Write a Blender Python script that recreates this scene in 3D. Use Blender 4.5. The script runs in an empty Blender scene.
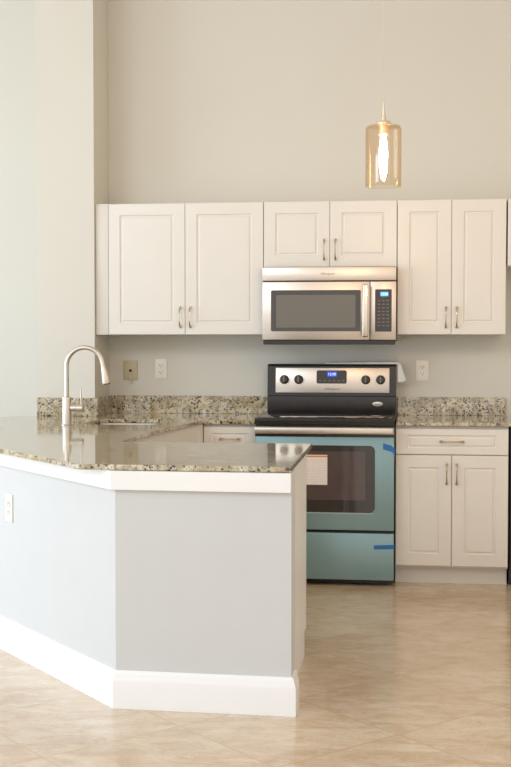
import bpy, bmesh, math, random
from mathutils import Vector, Matrix
random.seed(7)
S = bpy.context.scene
COL = S.collection

# ------------------------------------------------------------------ camera, world, lights, exposure
cam_d = bpy.data.cameras.new('camera')
cam = bpy.data.objects.new('camera', cam_d); COL.objects.link(cam)
cam_d.sensor_fit = 'HORIZONTAL'; cam_d.sensor_width = 36.0
cam_d.lens = 36.0 * 1250.0 / 511.0
cam_d.clip_start = 0.05; cam_d.clip_end = 200
CAM = Vector((0.8635, -7.4779, 1.3611)); YAW = 0.1265; PITCH = -0.0375
cam.location = CAM
cam.rotation_euler = (math.pi/2 + PITCH, 0.0, YAW)
S.camera = cam

S.view_settings.view_transform = 'Standard'
S.view_settings.look = 'None'
S.view_settings.gamma = 1.0
S.view_settings.use_curve_mapping = False
S.view_settings.exposure = 0.05
S.cycles.use_denoising = True
S.cycles.max_bounces = 10
S.cycles.sample_clamp_indirect = 6.0

W = bpy.data.worlds.new('daylight'); S.world = W; W.use_nodes = True
bg = W.node_tree.nodes['Background']
bg.inputs['Color'].default_value = (1.0, 0.99, 0.975, 1)
bg.inputs['Strength'].default_value = 1.20

def area(name, loc, target, sx, sy, power, color):
    d = bpy.data.lights.new(name, 'AREA'); d.shape = 'RECTANGLE'; d.size = sx; d.size_y = sy
    d.energy = power; d.color = color
    o = bpy.data.objects.new(name, d); COL.objects.link(o)
    o.location = loc
    o.rotation_euler = (Vector(target) - Vector(loc)).to_track_quat('-Z', 'Y').to_euler()
    return o
area('side_window_daylight', (-5.0, -2.7, 1.3), (-1.0, -2.95, 0.8), 3.4, 2.2, 118, (0.66, 0.83, 1.0))
ld = bpy.data.lights.new('added_warm_light', 'POINT'); ld.energy = 8; ld.color = (1.0, 0.52, 0.16); ld.shadow_soft_size = 0.07  # unseen light added to warm the right wall and floor
lo = bpy.data.objects.new('added_warm_light', ld); COL.objects.link(lo); lo.location = (2.05, -2.2, 2.1)
area('high_window_daylight', (-3.6, -7.4, 3.7), (-0.5, -0.6, 2.2), 2.4, 1.6, 78, (0.76, 0.89, 1.0))

# ------------------------------------------------------------------ materials
def srgb(r, g, b):
    f = lambda c: (c/255/12.92) if c/255 <= 0.04045 else ((c/255+0.055)/1.055)**2.4
    return (f(r), f(g), f(b), 1)

class NT:
    def __init__(s, name):
        s.m = bpy.data.materials.new(name); s.m.use_nodes = True
        s.t = s.m.node_tree; s.b = s.t.nodes['Principled BSDF']
        s.out = s.t.nodes['Material Output']
    def n(s, kind, **kw):
        x = s.t.nodes.new(kind)
        for k, v in kw.items(): setattr(x, k, v)
        return x
    def l(s, a, b): s.t.links.new(a, b)
    def coord(s):
        return s.n('ShaderNodeTexCoord').outputs['Object']
    def noise(s, scale, detail=4, rough=0.5, vec=None, dist=0):
        x = s.n('ShaderNodeTexNoise'); x.inputs['Scale'].default_value = scale
        x.inputs['Detail'].default_value = detail; x.inputs['Roughness'].default_value = rough
        x.inputs['Distortion'].default_value = dist
        s.l(vec if vec is not None else s.coord(), x.inputs['Vector']); return x
    def ramp(s, fac, stops):
        x = s.n('ShaderNodeValToRGB'); e = x.color_ramp.elements
        while len(e) < len(stops): e.new(0.5)
        for i, (p, c) in enumerate(stops): e[i].position = p; e[i].color = c
        s.l(fac, x.inputs['Fac']); return x.outputs['Color']
    def mix(s, fac, a, b, mode='MIX'):
        x = s.n('ShaderNodeMix', data_type='RGBA', blend_type=mode)
        for sock, v in ((x.inputs[0], fac), (x.inputs[6], a), (x.inputs[7], b)):
            if hasattr(v, 'links') or isinstance(v, bpy.types.NodeSocket): s.l(v, sock)
            else: sock.default_value = v
        return x.outputs[2]
    def math(s, op, a, b=None, c=None):
        x = s.n('ShaderNodeMath', operation=op)
        for i, v in enumerate((a, b, c)):
            if v is None: continue
            if isinstance(v, bpy.types.NodeSocket): s.l(v, x.inputs[i])
            else: x.inputs[i].default_value = v
        return x.outputs[0]
    def bump(s, h, strength=0.1, dist=0.002):
        x = s.n('ShaderNodeBump'); x.inputs['Strength'].default_value = strength
        x.inputs['Distance'].default_value = dist
        s.l(h, x.inputs['Height']); s.l(x.outputs['Normal'], s.b.inputs['Normal'])

def simple(name, col, rough=0.5, metal=0.0, var=0.03, scale=8, bump=0.0, bscale=300, coat=0.0, spec=None):
    t = NT(name); c = srgb(*col)
    lo = tuple(x*(1-var) for x in c[:3])+(1,); hi = tuple(min(1, x*(1+var)) for x in c[:3])+(1,)
    n = t.noise(scale)
    t.l(t.ramp(n.outputs['Fac'], [(0.3, lo), (0.7, hi)]), t.b.inputs['Base Color'])
    t.b.inputs['Roughness'].default_value = rough; t.b.inputs['Metallic'].default_value = metal
    t.b.inputs['Coat Weight'].default_value = coat
    if spec is not None: t.b.inputs['Specular IOR Level'].default_value = spec
    if bump: t.bump(t.noise(bscale, 2).outputs['Fac'], bump)
    return t.m

def emit(name, col, strength):
    t = NT(name); t.b.inputs['Base Color'].default_value = srgb(*col)
    t.b.inputs['Emission Color'].default_value = srgb(*col)
    t.b.inputs['Emission Strength'].default_value = strength
    return t.m

def brushed(name, col, rough, axis='x', amt=0.12):
    t = NT(name)
    mp = t.n('ShaderNodeMapping'); t.l(t.coord(), mp.inputs['Vector'])
    mp.inputs['Scale'].default_value = {'x': (2, 300, 300), 'z': (300, 300, 2)}[axis]
    n = t.noise(1.0, 3, vec=mp.outputs['Vector'])
    c = srgb(*col)
    t.l(t.ramp(n.outputs['Fac'], [(0.2, tuple(x*0.93 for x in c[:3])+(1,)), (0.8, c)]), t.b.inputs['Base Color'])
    t.b.inputs['Metallic'].default_value = 1.0
    t.l(t.math('MULTIPLY_ADD', n.outputs['Fac'], amt, rough), t.b.inputs['Roughness'])
    return t.m

def granite(name):
    t = NT(name); co = t.coord()
    n1 = t.noise(14, 6, 0.65, co, 0.4)
    base = t.ramp(n1.outputs['Fac'], [(0.29, srgb(130, 112, 82)), (0.45, srgb(178, 160, 124)), (0.58, srgb(206, 194, 164)), (0.75, srgb(224, 216, 196))])
    n2 = t.noise(62, 4, 0.6, co, 0.2)
    grey = t.ramp(n2.outputs['Fac'], [(0.53, (0, 0, 0, 1)), (0.62, (1, 1, 1, 1))])
    c1 = t.mix(grey, base, srgb(120, 116, 104))
    v = t.n('ShaderNodeTexVoronoi'); v.inputs['Scale'].default_value = 85; t.l(co, v.inputs['Vector'])
    n3 = t.noise(34, 3, 0.5, co)
    spot = t.math('MULTIPLY', t.math('LESS_THAN', v.outputs['Distance'], 0.42), t.math('GREATER_THAN', n3.outputs['Fac'], 0.515))
    c2 = t.mix(spot, c1, srgb(48, 42, 38))
    v2 = t.n('ShaderNodeTexVoronoi'); v2.inputs['Scale'].default_value = 42; t.l(co, v2.inputs['Vector'])
    n4 = t.noise(11, 2, 0.5, co)
    red = t.math('MULTIPLY', t.math('LESS_THAN', v2.outputs['Distance'], 0.30), t.math('GREATER_THAN', n4.outputs['Fac'], 0.55))
    c3 = t.mix(red, c2, srgb(92, 52, 44))
    t.l(c3, t.b.inputs['Base Color'])
    t.b.inputs['Roughness'].default_value = 0.09
    t.b.inputs['Specular IOR Level'].default_value = 0.7
    t.b.inputs['Coat Weight'].default_value = 0.45
    t.b.inputs['Coat Roughness'].default_value = 0.045
    t.b.inputs['Coat IOR'].default_value = 1.6
    return t.m

def travertine(name):
    t = NT(name); co = t.coord()
    sp = t.n('ShaderNodeSeparateXYZ'); t.l(co, sp.inputs[0])
    x, y = sp.outputs[0], sp.outputs[1]
    P = 0.535; r = 0.70711
    u = t.math('ADD', t.math('MULTIPLY', t.math('ADD', x, y), r), 1.704)
    v = t.math('ADD', t.math('MULTIPLY', t.math('SUBTRACT', y, x), r), 1.782)
    du = t.math('ABSOLUTE', t.math('WRAP', u, P/2, -P/2)); dv = t.math('ABSOLUTE', t.math('WRAP', v, P/2, -P/2))
    d = t.math('MINIMUM', du, dv)
    grout = t.math('LESS_THAN', d, 0.0035)
    iu = t.math('ROUND', t.math('DIVIDE', t.math('SUBTRACT', u, P/2), P)); iv = t.math('ROUND', t.math('DIVIDE', t.math('SUBTRACT', v, P/2), P))
    cb = t.n('ShaderNodeCombineXYZ'); t.l(iu, cb.inputs[0]); t.l(iv, cb.inputs[1])
    wn = t.n('ShaderNodeTexWhiteNoise', noise_dimensions='3D'); t.l(cb.outputs[0], wn.inputs['Vector'])
    off = t.n('ShaderNodeVectorMath', operation='MULTIPLY_ADD'); t.l(wn.outputs['Color'], off.inputs[0])
    off.inputs[1].default_value = (20, 20, 20); t.l(co, off.inputs[2])
    mp = t.n('ShaderNodeMapping'); t.l(off.outputs[0], mp.inputs['Vector'])
    mp.inputs['Rotation'].default_value = (0, 0, math.radians(-40)); mp.inputs['Scale'].default_value = (1.0, 2.4, 1)
    n1 = t.noise(2.6, 7, 0.6, mp.outputs[0], 1.2)
    base = t.ramp(n1.outputs['Fac'], [(0.28, srgb(200, 176, 147)), (0.45, srgb(214, 193, 166)), (0.60, srgb(223, 206, 183)), (0.78, srgb(230, 216, 196))])
    n2 = t.noise(9, 6, 0.7, mp.outputs[0], 2.0)
    vein = t.ramp(n2.outputs['Fac'], [(0.46, (0, 0, 0, 1)), (0.50, (0.5, 0.5, 0.5, 1)), (0.54, (0, 0, 0, 1))])
    c = t.mix(vein, base, srgb(190, 158, 122))
    n5 = t.noise(5.5, 8, 0.72, mp.outputs[0], 0.8)
    c = t.mix(t.ramp(n5.outputs['Fac'], [(0.36, (0.55, 0.55, 0.55, 1)), (0.52, (0, 0, 0, 1))]), c, srgb(186, 156, 122))
    c = t.mix(t.ramp(n5.outputs['Fac'], [(0.55, (0, 0, 0, 1)), (0.70, (0.5, 0.5, 0.5, 1))]), c, srgb(236, 222, 200))
    tone = t.math('MULTIPLY_ADD', wn.outputs['Value'], 0.07, 0.0)
    c = t.mix(tone, c, srgb(184, 154, 120))
    c = t.mix(grout, c, srgb(200, 172, 140))
    t.l(c, t.b.inputs['Base Color'])
    t.l(t.math('MULTIPLY_ADD', n2.outputs['Fac'], 0.14, 0.12), t.b.inputs['Roughness'])
    t.b.inputs['Specular IOR Level'].default_value = 0.8
    t.bump(t.math('SUBTRACT', 1.0, grout), 0.25, 0.001)
    return t.m

def tinted_glass(name, col, rough=0.02):
    t = NT(name)
    tr = t.n('ShaderNodeBsdfTransparent'); tr.inputs['Color'].default_value = col
    gl = t.n('ShaderNodeBsdfGlossy'); gl.inputs['Roughness'].default_value = rough
    fr = t.n('ShaderNodeLayerWeight'); fr.inputs['Blend'].default_value = 0.5
    fac = t.math('MULTIPLY_ADD', t.math('POWER', fr.outputs['Facing'], 4.0), 0.35, 0.04)
    nz = t.noise(20, 2)
    t.l(t.ramp(nz.outputs['Fac'], [(0.3, (0.9, 0.88, 0.85, 1)), (0.7, (1, 0.98, 0.95, 1))]), gl.inputs['Color'])
    t.l(t.mix(t.math('POWER', fr.outputs['Facing'], 3.0), col, tuple(c**3.0 for c in col[:3])+(1,)), tr.inputs['Color'])
    mx = t.n('ShaderNodeMixShader'); t.l(fac, mx.inputs[0]); t.l(tr.outputs[0], mx.inputs[1]); t.l(gl.outputs[0], mx.inputs[2])
    t.l(mx.outputs[0], t.out.inputs['Surface'])
    return t.m

def printed(name, z0, z1):
    """white sheet with an orange header bar and grey lines of small print"""
    t = NT(name); sp = t.n('ShaderNodeSeparateXYZ'); t.l(t.coord(), sp.inputs[0])
    z = sp.outputs[2]
    f = t.math('DIVIDE', t.math('SUBTRACT', z, z0), z1-z0)
    nz = t.noise(260, 2)
    row = t.math('LESS_THAN', t.math('FRACT', t.math('MULTIPLY', f, 19.0)), 0.42)
    ink = t.math('MULTIPLY', row, t.math('GREATER_THAN', nz.outputs['Fac'], 0.44))
    ink = t.math('MULTIPLY', ink, t.math('LESS_THAN', f, 0.86))
    c = t.mix(ink, srgb(240, 230, 222), srgb(212, 202, 196))
    hd = t.math('MULTIPLY', t.math('GREATER_THAN', f, 0.915), t.math('LESS_THAN', f, 0.975))
    c = t.mix(hd, c, srgb(214, 142, 88))
    t.l(c, t.b.inputs['Base Color']); t.b.inputs['Roughness'].default_value = 0.7
    return t.m

M = {}
M['wall'] = simple('wall_paint', (219, 216, 206), 0.85, var=0.012, scale=1.5, bump=0.04, bscale=180)
M['ceiling'] = simple('ceiling_paint', (236, 232, 224), 0.9, var=0.01)
M['pony'] = simple('half_wall_paint', (211, 212, 212), 0.8, var=0.01, bump=0.04, bscale=180)
M['trim'] = simple('trim_paint', (246, 246, 246), 0.35, var=0.008)
M['cab'] = simple('white_thermofoil', (231, 227, 219), 0.32, var=0.008)
M['cab_in'] = simple('cabinet_carcass_white', (232, 226, 216), 0.5, var=0.01)
M['gap'] = simple('shadow_gap_dark', (60, 52, 45), 0.8)
M['floor'] = travertine('travertine_tile')
M['granite'] = granite('speckled_granite')
M['steel'] = brushed('brushed_stainless', (216, 205, 193), 0.30, 'x')
M['steel_sm'] = brushed('smooth_stainless', (218, 206, 192), 0.14, 'z')
M['nickel'] = brushed('satin_nickel', (214, 208, 198), 0.36, 'z')
M['pull'] = simple('brass_nickel_pull', (196, 178, 152), 0.2, 1.0, var=0.1, scale=40)
M['sinksteel'] = brushed('sink_steel', (138, 136, 132), 0.32, 'x')
M['black'] = simple('black_enamel', (44, 40, 38), 0.25, var=0.1)
M['blackglass'] = simple('black_ceramic_glass', (26, 24, 23), 0.06, var=0.1, coat=0.3)
M['dark'] = simple('dark_plastic', (62, 57, 52), 0.4, var=0.05)
M['grip'] = simple('knob_grip_grey', (122, 120, 114), 0.35)
M['film'] = simple('teal_protective_film', (136, 166, 170), 0.30, 0.30, var=0.05, scale=3, bump=0.05, bscale=12)
M['filmglint'] = simple('film_edge_highlight', (170, 190, 184), 0.35, 0.2)  # highlight colour for the painted line below the oven window
M['ovenglass'] = simple('oven_window_glass', (50, 44, 44), 0.07, var=0.1, coat=0.5)
M['oveninner'] = simple('oven_window_inner', (84, 70, 68), 0.10, var=0.12, scale=5, coat=0.5)
M['mwglass'] = simple('microwave_window_frame', (64, 60, 53), 0.10, coat=0.4)
M['mwmesh'] = simple('microwave_window_mesh', (108, 103, 92), 0.25, var=0.02, scale=400, coat=0.3)
M['mwctl'] = simple('microwave_keypad_black', (66, 60, 54), 0.15, var=0.15, scale=120)
M['ink'] = simple('grey_lettering', (110, 98, 86), 0.5)
M['inkdim'] = simple('keypad_lettering', (120, 112, 102), 0.5)
M['badge'] = simple('silver_badge', (214, 208, 200), 0.3, 0.4)
M['blue_lcd'] = emit('blue_display', (38, 70, 190), 0.9)
M['cyan_lcd'] = emit('cyan_display', (95, 165, 225), 1.0)
M['digits'] = emit('display_digits', (215, 232, 255), 1.0)
M['tape'] = simple('blue_painters_tape', (44, 110, 176), 0.6, var=0.06, scale=60)
M['plate'] = simple('white_outlet_plate', (240, 236, 226), 0.35)
M['beigeplate'] = simple('beige_plate', (196, 184, 152), 0.45)
M['slot'] = simple('socket_slot', (60, 54, 48), 0.6)
M['clearfilm'] = simple('loose_white_film', (222, 220, 212), 0.3, var=0.03)
M['glass'] = tinted_glass('amber_tinted_glass', (0.96, 0.915, 0.855, 1))
M['bulb'] = emit('glowing_bulb', (255, 211, 160), 400.0)
M['cord'] = simple('pale_lamp_cord', (214, 204, 186), 0.5)
M['brass'] = simple('lamp_cap_metal', (226, 210, 184), 0.25, 0.8)
M['paper'] = None

# ------------------------------------------------------------------ mesh helpers
class MB:
    def __init__(s): s.bm = bmesh.new()
    def box(s, x0, x1, y0, y1, z0, z1, bev=0.0, seg=2):
        b = bmesh.new()
        bmesh.ops.create_cube(b, size=1)
        for v in b.verts:
            v.co = Vector(((x0+x1)/2 + v.co.x*(x1-x0), (y0+y1)/2 + v.co.y*(y1-y0), (z0+z1)/2 + v.co.z*(z1-z0)))
        if bev: bmesh.ops.bevel(b, geom=b.edges[:], offset=bev, segments=seg, affect='EDGES', profile=0.5)
        return s._merge(b)
    def _merge(s, b):
        me = bpy.data.meshes.new('tmp'); b.to_mesh(me); b.free()
        s.bm.from_mesh(me); bpy.data.meshes.remove(me); return s
    def prism(s, pts, z0, z1):
        lo = [s.bm.verts.new((x, y, z0)) for x, y in pts]; hi = [s.bm.verts.new((x, y, z1)) for x, y in pts]
        n = len(pts)
        s.bm.faces.new(lo[::-1]); s.bm.faces.new(hi)
        for i in range(n): s.bm.faces.new((lo[i], lo[(i+1) % n], hi[(i+1) % n], hi[i]))
        return s
    def prism_y(s, pts, y0, y1):
        """outline in x,z pulled along y"""
        a = [s.bm.verts.new((x, y0, z)) for x, z in pts]; b = [s.bm.verts.new((x, y1, z)) for x, z in pts]
        n = len(pts)
        s.bm.faces.new(a); s.bm.faces.new(b[::-1])
        for i in range(n): s.bm.faces.new((a[i], b[i], b[(i+1) % n], a[(i+1) % n]))
        return s
    def prism_x(s, pts, x0, x1):
        a = [s.bm.verts.new((x0, y, z)) for y, z in pts]; b = [s.bm.verts.new((x1, y, z)) for y, z in pts]
        n = len(pts)
        s.bm.faces.new(a[::-1]); s.bm.faces.new(b)
        for i in range(n): s.bm.faces.new((a[i], a[(i+1) % n], b[(i+1) % n], b[i]))
        return s
    def tube(s, path, radii, seg=16, cap=True):
        path = [Vector(p) for p in path]
        if not hasattr(radii, '__len__'): radii = [radii]*len(path)
        rings = []; ref = None
        for i, p in enumerate(path):
            t = (path[min(i+1, len(path)-1)] - path[max(i-1, 0)]).normalized()
            if ref is None:
                ref = Vector((0, 1, 0)) if abs(t.y) < 0.9 else Vector((1, 0, 0))
            a = (ref - t*ref.dot(t)).normalized(); ref = a; b = t.cross(a)
            rings.append([s.bm.verts.new(p + (a*math.cos(2*math.pi*k/seg) + b*math.sin(2*math.pi*k/seg))*radii[i]) for k in range(seg)])
        for r0, r1 in zip(rings, rings[1:]):
            for k in range(seg): s.bm.faces.new((r0[k], r0[(k+1) % seg], r1[(k+1) % seg], r1[k]))
        if cap: s.bm.faces.new(rings[0][::-1]); s.bm.faces.new(rings[-1])
        return s
    def lathe(s, prof, centre, axis='z', seg=32, closed=False):
        """prof: list of (radius, height)"""
        cx, cy, cz = centre; rings = []
        for r, h in prof:
            ring = []
            for k in range(seg):
                a = 2*math.pi*k/seg; u, v = r*math.cos(a), r*math.sin(a)
                co = {'z': (cx+u, cy+v, cz+h), 'y': (cx+u, cy-h, cz+v), 'x': (cx+h, cy+u, cz+v)}[axis]
                ring.append(s.bm.verts.new(co))
            rings.append(ring)
        for r0, r1 in zip(rings, rings[1:]):
            for k in range(seg): s.bm.faces.new((r0[k], r0[(k+1) % seg], r1[(k+1) % seg], r1[k]))
        if closed:
            for k in range(seg): s.bm.faces.new((rings[-1][k], rings[-1][(k+1) % seg], rings[0][(k+1) % seg], rings[0][k]))
        else:
            s.bm.faces.new(rings[0][::-1]); s.bm.faces.new(rings[-1])
        return s
    def xf(s, m):
        bmesh.ops.transform(s.bm, matrix=m, verts=s.bm.verts[:]); return s

def root_loc(o):
    while o.parent: o = o.parent
    return o.location

def part(name, mb, mat, parent=None, smooth=True, label=None):
    """links mb (world coordinates) as one mesh, child of parent"""
    bm = mb.bm
    bmesh.ops.recalc_face_normals(bm, faces=bm.faces[:])
    if parent is not None:
        bmesh.ops.translate(bm, vec=-root_loc(parent), verts=bm.verts[:])
    me = bpy.data.meshes.new(name); bm.to_mesh(me); bm.free()
    if smooth:
        for p in me.polygons: p.use_smooth = True
        me.set_sharp_from_angle(angle=math.radians(35))
    o = bpy.data.objects.new(name, me); COL.objects.link(o)
    me.materials.append(mat)
    if parent is not None: o.parent = parent
    if label: o['label'] = label
    return o

def thing(name, label, cat, loc=(0, 0, 0), group=None):
    o = bpy.data.objects.new(name, None); COL.objects.link(o); o.location = loc
    o.empty_display_size = 0.1
    o['label'] = label; o['category'] = cat
    if group: o['group'] = group
    return o

def tagged(name, mb, mat, label, cat, loc, group=None):
    """a thing of one mesh, its origin at loc"""
    bmesh.ops.translate(mb.bm, vec=-Vector(loc), verts=mb.bm.verts[:])
    o = part(name, mb, mat); o.location = loc
    o['label'] = label; o['category'] = cat
    if group: o['group'] = group
    return o

def structure(name, mb, mat, smooth=False):
    o = part(name, mb, mat, smooth=smooth); o['kind'] = 'structure'; return o

def text_mb(body, size, cx, y, cz, shear=0.0, depth=0.0006):
    cu = bpy.data.curves.new('t', 'FONT'); cu.body = body; cu.size = size; cu.align_x = 'CENTER'; cu.align_y = 'CENTER'
    cu.shear = shear; cu.extrude = depth/2; cu.resolution_u = 3
    o = bpy.data.objects.new('t', cu); COL.objects.link(o)
    bpy.context.view_layer.update()
    me = bpy.data.meshes.new_from_object(o.evaluated_get(bpy.context.evaluated_depsgraph_get()))
    bpy.data.objects.remove(o); bpy.data.curves.remove(cu)
    mb = MB(); mb.bm.from_mesh(me); bpy.data.meshes.remove(me)
    return mb.xf(Matrix.Translation((cx, y, cz)) @ Matrix.Rotation(math.pi/2, 4, 'X'))

def rrect(x0, x1, z0, z1, r, n=6):
    pts = []
    for cx, cz, a0 in ((x1-r, z1-r, 0), (x0+r, z1-r, 90), (x0+r, z0+r, 180), (x1-r, z0+r, 270)):
        for k in range(n+1):
            a = math.radians(a0 + 90*k/n); pts.append((cx + r*math.cos(a), cz + r*math.sin(a)))
    return pts

def offset_line(pts, d):
    """offset an open polyline to its right by d, mitred"""
    P = [Vector(p) for p in pts]; N = []
    for a, b in zip(P, P[1:]):
        t = (b-a).normalized(); N.append(Vector((t.y, -t.x)))
    out = []
    for i, p in enumerate(P):
        if i == 0: out.append(p + N[0]*d)
        elif i == len(P)-1: out.append(p + N[-1]*d)
        else:
            m = N[i-1] + N[i]; m = m/m.length; out.append(p + m*(d/m.dot(N[i])))
    return [(v.x, v.y) for v in out]

def sweep(pts, prof):
    """profile of (offset to the right, z) swept along polyline"""
    mb = MB(); rows = []
    for d, z in prof:
        rows.append([mb.bm.verts.new((x, y, z)) for x, y in offset_line(pts, d)])
    n = len(rows); m = len(pts)
    for i in range(n):
        a, b = rows[i], rows[(i+1) % n]
        for k in range(m-1): mb.bm.faces.new((a[k], a[k+1], b[k+1], b[k]))
    mb.bm.faces.new([r[0] for r in rows]); mb.bm.faces.new([r[-1] for r in rows][::-1])
    return mb

def panel_door(x0, x1, z0, z1, yf, th=0.019, ix=0.066, iz=0.066):
    """routed cabinet door facing -y: flat frame, groove, flat field"""
    mb = MB(); bm = mb.bm
    loops = [(0, 0, th), (0, 0, 0.003), (0.003, 0.003, 0), (ix, iz, 0), (ix+0.004, iz+0.004, 0.006), (ix+0.010, iz+0.010, 0.0065), (ix+0.018, iz+0.018, 0.0015)]
    R = []
    for a, b, d in loops:
        R.append([bm.verts.new((x, yf+d, z)) for x, z in ((x0+a, z0+b), (x1-a, z0+b), (x1-a, z1-b), (x0+a, z1-b))])
    for r0, r1 in zip(R, R[1:]):
        for k in range(4): bm.faces.new((r0[k], r0[(k+1) % 4], r1[(k+1) % 4], r1[k]))
    bm.faces.new(R[-1]); bm.faces.new(R[0][::-1])
    return mb

def bow_pull(cx, cz, yf, length=0.115, vertical=True):
    """arched cabinet pull standing on two flared feet"""
    mb = MB(); h = length/2
    path, rad = [], []
    n = 14
    for i in range(n+1):
        t = -1 + 2*i/n
        path.append((0, yf - 0.006 - 0.022*(1 - t**4), t*h*0.94)); rad.append(0.0038 + 0.0026*abs(t)**5 - 0.0006*(1-abs(t)))
    mb.tube(path, rad, 10)
    for s in (-1, 1):
        mb.lathe([(0.0075, 0.0), (0.0075, 0.003), (0.0055, 0.006), (0.0048, 0.012)], (0, yf, s*h*0.94), 'y', 12)
        mb.lathe([(0.003, 0), (0.0068, 0.002), (0.0068, 0.007), (0.003, 0.009)], (0, yf-0.0045, s*h*0.94), 'y', 12)
    if not vertical: mb.xf(Matrix.Rotation(math.pi/2, 4, 'Y'))
    return mb.xf(Matrix.Translation((cx, 0, cz)))

# ------------------------------------------------------------------ the room
XL = -0.990
ZC = 4.1
structure('floor', MB().box(-7, 3.2, -10, 0.35, -0.05, 0), M['floor'])
structure('ceiling', MB().box(-7.0, 3.2, -6.0, 0.35, ZC, ZC+0.05), M['ceiling'])
structure('wall_back', MB().box(XL, 3.2, 0, 0.1, 0, ZC), M['wall'])
structure('wall_right', MB().box(3.1, 3.2, -5, 0, 0, ZC), M['wall'])
# stub wall left of the kitchen recess, then the far wall of the next room behind the open end of the worktop
structure('wall_left', MB().box(-1.335, XL-0.0005, -0.35, 0.2495, 0, ZC), M['wall'])
structure('wall_far', MB().box(-7, XL-0.0005, 0.25, 0.35, 0, ZC), M['wall'])

# ------------------------------------------------------------------ peninsula half wall
PEN = [(-2.135, -0.842), (-0.218, -3.035), (0.430, -3.052)]
RIGHT_END = (0.430, -2.945)
inner = offset_line(PEN, -0.11)
pen = thing('peninsula', 'white angled peninsula half wall under the speckled granite worktop', 'kitchen peninsula', (-0.216, -3.035, 0))
part('wall_panel', MB().prism(PEN + inner[::-1], 0, 0.8745), M['pony'], pen, smooth=False)
part('apron', sweep(PEN, [(0.0005, 0.806), (0.024, 0.806), (0.024, 0.8745), (0.0005, 0.8745)]), M['trim'], pen, smooth=False, label='white trim board under the worktop')
part('baseboard', sweep(PEN + [RIGHT_END], [(0.0005, 0.0005), (0.018, 0.0005), (0.018, 0.100), (0.0165, 0.108), (0.0135, 0.116), (0.0125, 0.122), (0.009, 0.134), (0.005, 0.139), (0.0005, 0.139)]), M['trim'], pen, label='tall white baseboard')

# cabinet backing onto the half wall
pc = thing('base_cabinet', 'white base cabinet behind peninsula half wall, only its end panel showing', 'cabinet', (0.0, -2.5, 0))
part('carcass', MB().box(-0.30, 0.385, -2.925, -2.13, 0.10, 0.8745), M['cab_in'], pc, smooth=False)
part('end_panel', MB().prism_x([(-2.935, 0), (-2.20, 0), (-2.20, 0.10), (-2.115, 0.10), (-2.115, 0.8745), (-2.935, 0.8745)], 0.3855, 0.403), M['trim'], pc, smooth=False)
part('toe_kick', MB().box(-0.30, 0.3845, -2.90, -2.20, 0.0, 0.0995), M['cab_in'], pc, smooth=False)

# ------------------------------------------------------------------ granite worktops
ZT, ZB = 0.896, 0.876
def slab(outer, hole=None):
    mb = MB(); bm = mb.bm
    def loop(pts):
        v = [bm.verts.new((x, y, ZB)) for x, y in pts]
        return [bm.edges.new((v[i], v[(i+1) % len(v)])) for i in range(len(v))]
    e = loop(outer)
    if hole: e += loop(hole)
    bmesh.ops.triangle_fill(bm, edges=e, use_beauty=True, use_dissolve=False)
    bmesh.ops.recalc_face_normals(bm, faces=bm.faces[:])
    g = bmesh.ops.extrude_face_region(bm, geom=bm.faces[:])
    bmesh.ops.translate(bm, vec=(0, 0, ZT-ZB), verts=[v for v in g['geom'] if isinstance(v, bmesh.types.BMVert)])
    bmesh.ops.recalc_face_normals(bm, faces=bm.faces[:])
    ed = [x for x in bm.edges if len(x.link_faces) == 2 and x.calc_face_angle() > 1.2]
    bmesh.ops.bevel(bm, geom=ed, offset=0.003, segments=2, affect='EDGES', profile=0.5)
    return mb
SINK_C = (-0.70, -0.82)
SINK_ROT = math.radians(0)
def sink_outline(hx, hy, r, n=6):
    out = []
    for x, y in rrect(-hx, hx, -hy, hy, r, n):
        c, s = math.cos(SINK_ROT), math.sin(SINK_ROT)
        out.append((SINK_C[0] + c*x - s*y, SINK_C[1] + s*x + c*y))
    return out
wt = thing('worktop', 'long granite worktop of the peninsula, cut out for the sink', 'countertop', (-0.35, -3.045, ZB))
outer = [(-0.003, -0.002), (-0.003, -0.645), (-0.30, -0.645), (-0.375, -1.12), (-0.42, -1.45), (-0.42, -2.075), (0.424, -2.070), (0.429, -3.052),
         (-0.352, -3.046), (-2.22, -0.875), (-1.345, -0.370), (-1.33, -0.352), (XL+0.002, -0.352), (XL+0.002, -0.002)]
part('slab', slab(outer, sink_outline(0.195, 0.215, 0.06)), M['granite'], wt, smooth=False)
bs = MB()
bs.box(XL+0.022, -0.003, -0.022, -0.002, ZT, 1.003, 0.002)
part('backsplash', bs, M['granite'], wt, smooth=False)
part('backsplash', MB().box(XL+0.002, XL+0.022, -0.352, -0.002, ZT, 1.003, 0.002), M['granite'], wt, smooth=False)
part('backsplash', MB().box(-1.335, XL+0.022, -0.372, -0.352, ZT, 1.003, 0.002), M['granite'], wt, smooth=False)

wr = thing('worktop', 'short granite worktop right of the range', 'countertop', (1.07, -0.3, ZB))
part('slab', slab([(0.765, -0.645), (1.99, -0.645), (1.99, -0.002), (0.765, -0.002)]), M['granite'], wr, smooth=False)
part('backsplash', MB().box(0.765, 1.392, -0.022, -0.002, ZT, 1.003, 0.002), M['granite'], wr, smooth=False)

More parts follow.
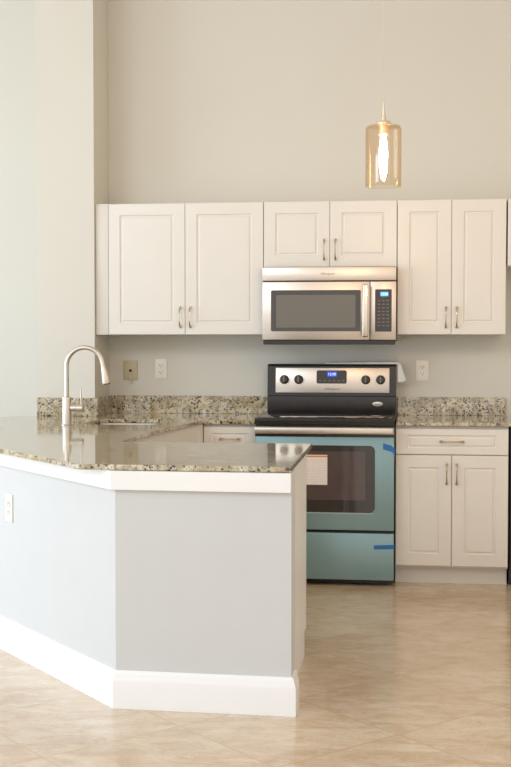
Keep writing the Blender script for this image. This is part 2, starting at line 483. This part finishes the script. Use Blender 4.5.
# ------------------------------------------------------------------ sink and faucet
sk = thing('sink', 'undermount stainless sink set in the granite beside the faucet', 'sink', (SINK_C[0], SINK_C[1], 0.68))
mb = MB(); bm = mb.bm
rings = []
for hx, hy, r, z in ((0.215, 0.235, 0.07, 0.8745), (0.198, 0.218, 0.06, 0.8745), (0.196, 0.216, 0.06, 0.868), (0.190, 0.210, 0.06, 0.70), (0.175, 0.195, 0.05, 0.685), (0.03, 0.03, 0.0299, 0.680),
                     (0.03, 0.03, 0.0299, 0.678), (0.178, 0.198, 0.05, 0.683), (0.192, 0.212, 0.06, 0.698), (0.198, 0.218, 0.06, 0.8725), (0.215, 0.235, 0.07, 0.8725)):
    rings.append([bm.verts.new((x, y, z)) for x, y in sink_outline(hx, hy, r)])
n = len(rings[0])
for r0, r1 in zip(rings, rings[1:] + rings[:1]):
    for k in range(n): bm.faces.new((r0[k], r0[(k+1) % n], r1[(k+1) % n], r1[k]))
part('basin', mb, M['sinksteel'], sk)
part('drain', MB().lathe([(0.0295, -0.006), (0.0295, 0.001), (0.042, 0.003), (0.042, 0.005), (0.02, 0.0035), (0.006, 0.006)], (SINK_C[0], SINK_C[1], 0.6815), 'z', 24), M['nickel'], sk)

FX, FY = -0.950, -1.09
fc = thing('faucet', 'brushed nickel gooseneck kitchen faucet with pull-down spray', 'faucet', (FX, FY, ZT))
part('body', MB().lathe([(0.030, 0.0005), (0.030, 0.004), (0.0255, 0.008), (0.0245, 0.02), (0.0235, 0.142), (0.0215, 0.147), (0.0135, 0.149)], (FX, FY, ZT), 'z', 32), M['nickel'], fc)
R = 0.098; zc = 1.206
path = [(FX, FY, ZT+0.147), (FX, FY, 1.10), (FX, FY, zc-0.02)]
for i in range(0, 33):
    a = math.pi - math.radians(171)*i/32
    path.append((FX + R + R*math.cos(a), FY, zc + R*math.sin(a)))
path.append(tuple(Vector(path[-1]) + (Vector(path[-1]) - Vector(path[-2])).normalized()*0.0155))
end = Vector(path[-2]); tg = (Vector(path[-1]) - Vector(path[-2])).normalized()
part('neck', MB().tube(path, 0.0122, 20), M['nickel'], fc)
mb = MB(); p0 = end + tg*0.016
mb.tube([p0, p0+tg*0.004, p0+tg*0.03, p0+tg*0.085, p0+tg*0.092], [0.0130, 0.0138, 0.0165, 0.0235, 0.022], 24)
part('spray_head', mb, M['nickel'], fc)
part('spray_nozzle', MB().tube([p0+tg*0.0921, p0+tg*0.096], [0.0195, 0.0185], 20), M['dark'], fc)
vs = part('valve', MB().lathe([(0.0185, 0.0), (0.0185, 0.030), (0.0175, 0.031), (0.0175, 0.033), (0.0195, 0.034), (0.0195, 0.064), (0.0165, 0.068)], (FX+0.022, FY, ZT+0.090), 'x', 24), M['nickel'], fc)
part('lever', MB().tube([(FX+0.078, FY, ZT+0.104), (FX+0.078, FY, ZT+0.13), (FX+0.076, FY, ZT+0.198)], [0.0048, 0.0042, 0.0038], 12), M['nickel'], vs)

# ------------------------------------------------------------------ base cabinets
YB = -0.630          # front of the base doors
def handle_pos(door, parent, x, z, y, vertical=True, length=0.115):
    part('handle', bow_pull(x, z, y, length, vertical), M['pull'], door, label='brushed brass-toned handle')

rb = thing('base_cabinet', 'white two-door base cabinet with one drawer, right of the range', 'cabinet', (1.067, -0.31, 0))
part('carcass', MB().box(0.764, 1.370, -0.609, -0.003, 0.10, 0.8745), M['cab_in'], rb, smooth=False)
part('toe_kick', MB().box(0.764, 1.370, -0.545, -0.003, 0.0005, 0.0995), M['cab_in'], rb, smooth=False)
dr = part('drawer', panel_door(0.7645, 1.3695, 0.720, 0.860, YB, ix=0.062, iz=0.034), M['cab'], rb, smooth=False)
handle_pos(dr, rb, 1.067, 0.792, YB, False, 0.128)
for x0, x1, hx in ((0.7645, 1.0655, 1.040), (1.0685, 1.3695, 1.094)):
    d = part('door', panel_door(x0, x1, 0.110, 0.716, YB), M['cab'], rb, smooth=False)
    handle_pos(d, rb, hx, 0.616, YB)

lb = thing('base_cabinet', 'white drawer base cabinet left of the range, half hidden by the peninsula', 'cabinet', (-0.15, -0.31, 0))
part('carcass', MB().box(-0.300, -0.002, -0.609, -0.003, 0.10, 0.8745), M['cab_in'], lb, smooth=False)
part('toe_kick', MB().box(-0.300, -0.002, -0.545, -0.003, 0.0005, 0.0995), M['cab_in'], lb, smooth=False)
for z0, z1 in ((0.720, 0.860), (0.420, 0.716), (0.110, 0.416)):
    d = part('drawer', panel_door(-0.299, -0.003, z0, z1, YB, ix=0.045, iz=0.034), M['cab'], lb, smooth=False)
    handle_pos(d, lb, -0.151, (z0+z1)/2 + 0.004, YB, False, 0.115)

sb = thing('sink_cabinet', 'white sink base cabinet at the kitchen corner under the sink', 'cabinet', (-0.7, -1.1, 0))
fl = [(-0.302, -0.632), (-0.325, -0.70), (-0.40, -1.13), (-0.445, -1.46), (-0.445, -2.06)]
fi = offset_line(fl, 0.02)
part('front_panel', MB().prism(fl + fi[::-1], 0.10, 0.8745), M['cab'], sb, smooth=False)
part('toe_kick', MB().prism([(x-0.07, y) for x, y in fl] + [(x-0.07, y) for x, y in fi[::-1]], 0.0005, 0.0995), M['cab_in'], sb, smooth=False)
part('side_panel', MB().box(-0.975, -0.325, -0.63, -0.612, 0.1, 0.8745), M['cab_in'], sb, smooth=False)
part('side_panel', MB().box(-0.975, -0.47, -2.06, -2.04, 0.1, 0.8745), M['cab_in'], sb, smooth=False)

dw = thing('dishwasher', 'black appliance front at the right picture edge beside the base cabinet', 'appliance', (1.68, -0.31, 0))
part('body', MB().box(1.380, 1.980, -0.57, -0.004, 0.02, 0.872), M['black'], dw, smooth=False)
part('door', MB().box(1.381, 1.979, -0.612, -0.5705, 0.09, 0.868, 0.004), M['black'], dw)
part('toe_kick', MB().box(1.382, 1.978, -0.53, -0.5, 0.0005, 0.0195), M['black'], dw, smooth=False)

# ------------------------------------------------------------------ wall cabinets
YU = -0.325
def wall_cabinet(label, x0, x1, z0, z1, doors, filler=None):
    t = thing('wall_cabinet', label, 'cabinet', ((x0+x1)/2, -0.15, z0), 'white wall cabinets on the back wall')
    part('carcass', MB().box(x0+0.001, x1-0.001, YU+0.020, -0.002, z0, z1), M['cab_in'], t, smooth=False)
    if filler: part('filler_strip', MB().box(filler[0], filler[1], YU+0.001, YU+0.019, z0, z1, 0.001), M['cab'], t)
    for dx0, dx1, hx, hz in doors:
        d = part('door', panel_door(dx0+0.001, dx1-0.001, z0+0.001, z1-0.001, YU), M['cab'], t, smooth=False)
        handle_pos(d, t, hx, hz, YU, True, 0.118)
    return t
wall_cabinet('tall white two-door wall cabinet left of the microwave, above the outlets', -0.988, -0.0005, 1.372, 2.134,
             [(-0.912, -0.4575, -0.487, 1.474), (-0.4575, -0.0005, -0.428, 1.474)], (-0.988, -0.913))
wall_cabinet('short white two-door wall cabinet directly above the microwave', 0.0005, 0.7625, 1.757, 2.134,
             [(0.001, 0.381, 0.349, 1.857), (0.381, 0.7625, 0.413, 1.857)])
wall_cabinet('tall narrow white two-door wall cabinet right of the microwave', 0.764, 1.372, 1.372, 2.134,
             [(0.764, 1.0685, 1.038, 1.470), (1.0685, 1.372, 1.099, 1.470)])
wall_cabinet('short white wall cabinet cut off by the right picture edge', 1.379, 2.139, 1.757, 2.134,
             [(1.379, 1.759, 1.73, 1.857), (1.759, 2.139, 1.788, 1.857)])

# ------------------------------------------------------------------ microwave
YM = -0.400
mw = thing('microwave', 'stainless over-the-range microwave mounted below the wall cabinet', 'microwave', (0.381, -0.2, 1.33))
X0, X1 = 0.002, 0.760
part('body', MB().box(X0, X1, YM+0.026, -0.003, 1.335, 1.755, 0.002), M['dark'], mw)
vp = part('vent_panel', MB().box(X0, X1, YM, YM+0.0255, 1.677, 1.755, 0.004), M['steel'], mw)
part('lettering', text_mb('Whirlpool', 0.019, 0.372, YM-0.0006, 1.716, 0.25), M['ink'], vp)
XD = 0.612
door = part('door', MB().box(X0, XD, YM, YM+0.0255, 1.342, 1.672, 0.004), M['steel'], mw)
win = part('window', MB().prism_y(rrect(0.052, 0.562, 1.391, 1.624, 0.008, 4), YM-0.002, YM+0.004), M['mwglass'], door)
part('window_mesh', MB().prism_y(rrect(0.082, 0.532, 1.412, 1.597, 0.006, 4), YM-0.0032, YM-0.0021), M['mwmesh'], win)
hd = MB().box(0.5725, 0.6055, YM-0.046, YM-0.028, 1.360, 1.654, 0.006, 3)
hd.box(0.580, 0.598, YM-0.030, YM-0.0005, 1.368, 1.386, 0.002); hd.box(0.580, 0.598, YM-0.030, YM-0.0005, 1.628, 1.646, 0.002)
part('handle', hd, M['steel_sm'], door)
cp = part('control_panel', MB().box(XD+0.003, X1, YM, YM+0.0255, 1.342, 1.672, 0.004), M['steel'], mw)
kp = part('keypad', MB().prism_y(rrect(0.642, 0.735, 1.389, 1.627, 0.004, 3), YM-0.0015, YM+0.003), M['mwctl'], cp)
part('display', MB().box(0.672, 0.716, YM-0.0025, YM-0.0016, 1.588, 1.612), M['cyan_lcd'], kp)
part('display_digits', text_mb('12:00', 0.017, 0.694, YM-0.0032, 1.600), M['digits'], kp)
kb = MB()
for r in range(8):
    for c in range(3):
        kb.box(0.657+c*0.024, 0.672+c*0.024, YM-0.0022, YM-0.0016, 1.560-r*0.020, 1.566-r*0.020)
part('key_legends', kb, M['inkdim'], kp, smooth=False)
gr = MB().box(X0+0.004, X1-0.004, YM+0.012, YM+0.03, 1.316, 1.3415, 0.002)
for k in range(24): gr.box(0.02+k*0.0305, 0.035+k*0.0305, YM+0.009, YM+0.0125, 1.320, 1.337)
part('bottom_grille', gr, M['black'], mw, smooth=False)

# ------------------------------------------------------------------ range
rg = thing('range', 'freestanding electric range with teal protective film on its oven door', 'stove', (0.381, -0.35, 0))
A, B = -0.002, 0.757
YD = -0.700
part('body', MB().box(A, B, -0.655, -0.03, 0.03, 0.885), M['black'], rg, smooth=False)
ck = MB().prism_x([(-0.712, 0.886), (-0.715, 0.905), (-0.705, 0.916), (-0.10, 0.916), (-0.10, 0.886)], A, B)
ct = part('cooktop', ck, M['black'], rg)
part('glass_surface', MB().box(A+0.018, B-0.018, -0.690, -0.115, 0.9162, 0.9185, 0.001), M['blackglass'], ct)
bgd = part('backguard', MB().prism_x([(-0.10, 0.886), (-0.115, 0.92), (-0.105, 1.008), (-0.112, 1.012), (-0.098, 1.185), (-0.085, 1.198), (-0.03, 1.198), (-0.03, 0.886)], A, B), M['black'], rg)
# control panel on the sloped face
def on_slope(mb):   # local: y = 0 is the sloped face, -y outward, x along, z up from 1.012
    ang = math.atan2(0.014, 0.173)
    return mb.xf(Matrix.Translation((0, -0.1125, 1.012)) @ Matrix.Rotation(-ang, 4, 'X'))
pn = part('control_panel', on_slope(MB().box(0.047, 0.718, -0.003, 0.002, 0.018, 0.165, 0.0015)), M['steel'], bgd)
dp = part('display_panel', on_slope(MB().prism_y(rrect(0.290, 0.468, 0.072, 0.150, 0.010, 4), -0.0055, -0.0031)), M['dark'], pn)
part('display', on_slope(MB().box(0.352, 0.410, -0.0065, -0.0056, 0.112, 0.142)), M['blue_lcd'], dp)
part('display_digits', on_slope(text_mb('12:00', 0.022, 0.381, -0.0072, 0.127)), M['digits'], dp)
kb = MB()
for k in range(6): kb.box(0.305+k*0.027, 0.320+k*0.027, -0.0062, -0.0056, 0.086, 0.092)
part('key_legends', on_slope(kb), M['inkdim'], dp, smooth=False)
part('lettering', on_slope(text_mb('Whirlpool', 0.021, 0.381, -0.0036, 0.040, 0.25)), M['ink'], pn)
for kx in (0.098, 0.184, 0.580, 0.667):
    kn = part('knob', on_slope(MB().lathe([(0.027, 0.0032), (0.027, 0.006), (0.0235, 0.008), (0.0215, 0.026), (0.019, 0.029), (0.004, 0.030)], (kx, 0, 0.095), 'y', 28)), M['dark'], pn)
    part('knob_grip', on_slope(MB().box(kx-0.0045, kx+0.0045, -0.036, -0.0302, 0.076, 0.114, 0.002)), M['grip'], kn)
    tk = MB()
    for a in range(0, 300, 30):
        t = math.radians(a-60); tk.box(kx+0.033*math.cos(t)-0.0012, kx+0.033*math.cos(t)+0.0012, -0.0036, -0.0031, 0.095+0.033*math.sin(t)-0.0012, 0.095+0.033*math.sin(t)+0.0012)
    part('dial_marks', on_slope(tk), M['ink'], pn, smooth=False)
# oval badge on the black lower guard
bd = MB().lathe([(0.030, 0.0), (0.030, 0.0015), (0.027, 0.0025), (0.002, 0.0028)], (0, 0, 0), 'y', 28)
bd.xf(Matrix.Translation((0.650, -0.1116, 0.965)) @ Matrix.Diagonal((1.0, 1, 0.46, 1)))
bo = part('badge', bd, M['badge'], bgd)
part('badge_lettering', text_mb('Whirlpool', 0.0105, 0.650, -0.1152, 0.965, 0.25), M['ink'], bo)
# oven door
od = part('oven_door', MB().box(A, B, YD, -0.656, 0.308, 0.870, 0.005), M['film'], rg, label='teal film-covered oven door')
wx = part('window', MB().prism_y(rrect(0.110, 0.654, 0.404, 0.770, 0.03, 6), YD-0.0025, YD+0.004), M['ovenglass'], od)
part('film_highlight_strip', MB().box(0.125, 0.640, YD-0.0035, YD-0.0003, 0.3965, 0.4035, 0.001), M['filmglint'], od)  # pale strip paints in the highlight along the film edge
part('inner_window', MB().prism_y(rrect(0.162, 0.602, 0.472, 0.738, 0.006, 3), YD-0.0035, YD-0.0026), M['oveninner'], wx)
hn = MB().box(A+0.002, B-0.002, YD-0.052, YD-0.030, 0.834, 0.871, 0.008, 3)
for x in (A+0.03, B-0.06): hn.box(x, x+0.03, YD-0.032, YD-0.0005, 0.840, 0.864, 0.003)
part('door_handle', hn, M['steel'], od, label='full-width brushed steel handle bar')
part('gap_shadow_strip', MB().box(A+0.001, B-0.001, YD-0.003, YD-0.0003, 0.816, 0.831), M['black'], od, smooth=False)  # black strip stands in for the shadow gap under the handle bar
part('storage_drawer', MB().box(A, B, YD, -0.656, 0.036, 0.292, 0.005), M['film'], rg, label='teal film-covered storage drawer')
for fx in (A+0.03, B-0.07):
    part('foot', MB().lathe([(0.02, 0.0005), (0.02, 0.01), (0.012, 0.012), (0.012, 0.0295)], (fx+0.02, -0.55, 0), 'z', 16), M['dark'], rg)
part('kick_plate', MB().box(A+0.01, B-0.01, -0.62, -0.60, 0.004, 0.0295), M['black'], rg, smooth=False)

# paper label, tape and loose film on the range
z0, z1 = 0.554, 0.718
M['paper'] = printed('printed_paper', 0.0, z1-z0)
ps = MB().box(0.255, 0.396, YD-0.0055, YD-0.0045, z0, z1)
tagged('paper_label', ps, M['paper'], 'white paper sheet with an orange bar, stuck on the oven window', 'label', (0.325, YD-0.005, z0))
def tape(pts, label):
    mb = MB().prism_y(pts, YD-0.0022, YD-0.0010)
    tagged('tape_strip', mb, M['tape'], label, 'tape', (pts[0][0], YD-0.0010, pts[0][1]), 'blue tape on the range')
tape([(0.697, 0.752), (0.735, 0.742), (0.749, 0.735), (0.7615, 0.712), (0.7625, 0.752), (0.745, 0.771), (0.698, 0.785)],
     'blue tape strip at the top right of the oven door')
tape([(0.649, 0.206), (0.7615, 0.210), (0.7615, 0.233), (0.650, 0.228)],
     'blue tape strip on the right side of the storage drawer')
# film: a crumpled strip along the top of the backguard with a flap hanging at its right end
mb = MB(); bm = mb.bm
N = 26; rows = []
for i in range(N+1):
    x = 0.34 + (0.772-0.34)*i/N
    w = 0.004*abs(math.sin(i*1.7)) + 0.003*abs(math.sin(i*0.6+1))
    h = 0.004 + 0.010*(i/N) + w
    rows.append([bm.verts.new((x, -0.104, 1.1995)), bm.verts.new((x, -0.100, 1.1995+h*0.7)), bm.verts.new((x, -0.085, 1.1995+h)), bm.verts.new((x, -0.050, 1.1995+h*0.5)), bm.verts.new((x, -0.045, 1.1995))])
for a, b in zip(rows, rows[1:]):
    for k in range(5): bm.faces.new((a[k], b[k], b[(k+1) % 5], a[(k+1) % 5]))
bm.faces.new(rows[0]); bm.faces.new(rows[-1][::-1])
mb.prism_y([(0.772, 1.206), (0.767, 1.195), (0.767, 1.094), (0.790, 1.094), (0.815, 1.104), (0.787, 1.196)], -0.104, -0.1025)
tagged('plastic_film', mb, M['clearfilm'], 'loose white protective film draped over the top of the range backguard', 'film', (0.56, -0.09, 1.1995))

# ------------------------------------------------------------------ outlets
def outlet(label, cx, cz, w=0.074, h=0.121, M4=None, mat='plate'):
    t = thing('wall_outlet', label, 'outlet', (0, 0, 0), 'white wall outlets')
    ps = []
    pl = MB().box(-w/2, w/2, -0.006, -0.0005, -h/2, h/2, 0.002)
    ps.append(('cover_plate', pl, M['plate'], t))
    for s in (-1, 1):
        ps.append(('socket', MB().prism_y(rrect(-0.0165, 0.0165, s*0.0195-0.014, s*0.0195+0.014, 0.008, 4), -0.0085, -0.0061), M['plate'], t))
        sl = MB().box(-0.0085, -0.0060, -0.0092, -0.0086, s*0.0195-0.002, s*0.0195+0.008).box(0.0060, 0.0085, -0.0092, -0.0086, s*0.0195-0.002, s*0.0195+0.008).box(-0.0025, 0.0025, -0.0092, -0.0086, s*0.0195-0.010, s*0.0195-0.006)
        ps.append(('slots', sl, M['slot'], None))
    ps.append(('screw', MB().lathe([(0.003, 0.0061), (0.003, 0.0075), (0.001, 0.008)], (0, 0, 0), 'y', 10), M['badge'], t))
    last = None
    for nme, mb, m, p in ps:
        if p is None: p = last
        last = part(nme, mb, m, p)
    t.matrix_world = M4 if M4 else Matrix.Translation((cx, 0, cz))
    return t
outlet('white duplex wall outlet under the left wall cabinet, right of the beige plate', -0.667, 1.165)
outlet('white duplex wall outlet above the right worktop', 0.910, 1.160)
# on the angled half wall at the left picture edge
a, b = Vector(PEN[0]), Vector(PEN[1]); tv = (b-a).normalized()
ang = math.atan2(tv.y, tv.x)
pos = a + tv*((Vector((-0.862, -2.30)) - a).dot(tv))
outlet('white wall outlet on the angled half wall at the left picture edge', 0, 0, M4=Matrix.Translation((pos.x, pos.y, 0.625)) @ Matrix.Rotation(ang, 4, 'Z'))
bp = thing('wall_plate', 'beige jack plate with a small hook under the left wall cabinet', 'wall plate', (-0.856, 0, 1.154))
px, pz = -0.856, 1.154
part('cover_plate', MB().box(px-0.044, px+0.044, -0.008, -0.0005, pz-0.058, pz+0.060, 0.003), M['beigeplate'], bp)
part('jack', MB().lathe([(0.009, 0.008), (0.009, 0.011), (0.005, 0.011), (0.004, 0.010)], (px, 0, pz), 'y', 16), M['slot'], bp)
hk = [(px, -0.012, pz-0.03)]
for i in range(9):
    a_ = math.pi - math.pi*i/8
    hk.append((px + 0.008 + 0.008*math.cos(a_), -0.013, pz-0.068 - 0.010*math.sin(a_)))
hk.append((px+0.016, -0.013, pz-0.052))
part('hook', MB().tube(hk, 0.0022, 8), M['badge'], bp)

# ------------------------------------------------------------------ pendant lamp
LX, LY, LZ = 0.737, -2.45, 1.957
pd = thing('pendant_lamp', 'glass cylinder pendant lamp with a glowing bulb on a thin cord', 'lamp', (LX, LY, ZC))
part('canopy', MB().lathe([(0.06, -0.001), (0.06, -0.012), (0.045, -0.025), (0.008, -0.03)], (LX, LY, ZC), 'z', 32), M['brass'], pd)
part('cord', MB().tube([(LX, LY, ZC-0.025), (LX, LY, LZ+0.33)], 0.0014, 8), M['cord'], pd)
part('socket', MB().lathe([(0.0025, 0.335), (0.006, 0.300), (0.010, 0.262), (0.028, 0.258), (0.030, 0.254), (0.030, 0.247), (0.019, 0.245), (0.019, 0.205), (0.012, 0.203)], (LX, LY, LZ), 'z', 28), M['brass'], pd)
gs = MB().lathe([(0.0700, 0.0), (0.0715, 0.002), (0.0715, 0.228), (0.066, 0.240), (0.032, 0.2445), (0.0305, 0.2465), (0.0305, 0.2425), (0.064, 0.236), (0.0685, 0.227), (0.0685, 0.002)], (LX, LY, LZ), 'z', 48, closed=True)
part('glass_shade', gs, M['glass'], pd)
part('bulb', MB().lathe([(0.010, 0.2025), (0.011, 0.19), (0.014, 0.16), (0.0165, 0.125), (0.0155, 0.085), (0.010, 0.045), (0.003, 0.036)], (LX, LY, LZ), 'z', 24), M['bulb'], pd, label='glowing warm white bulb')
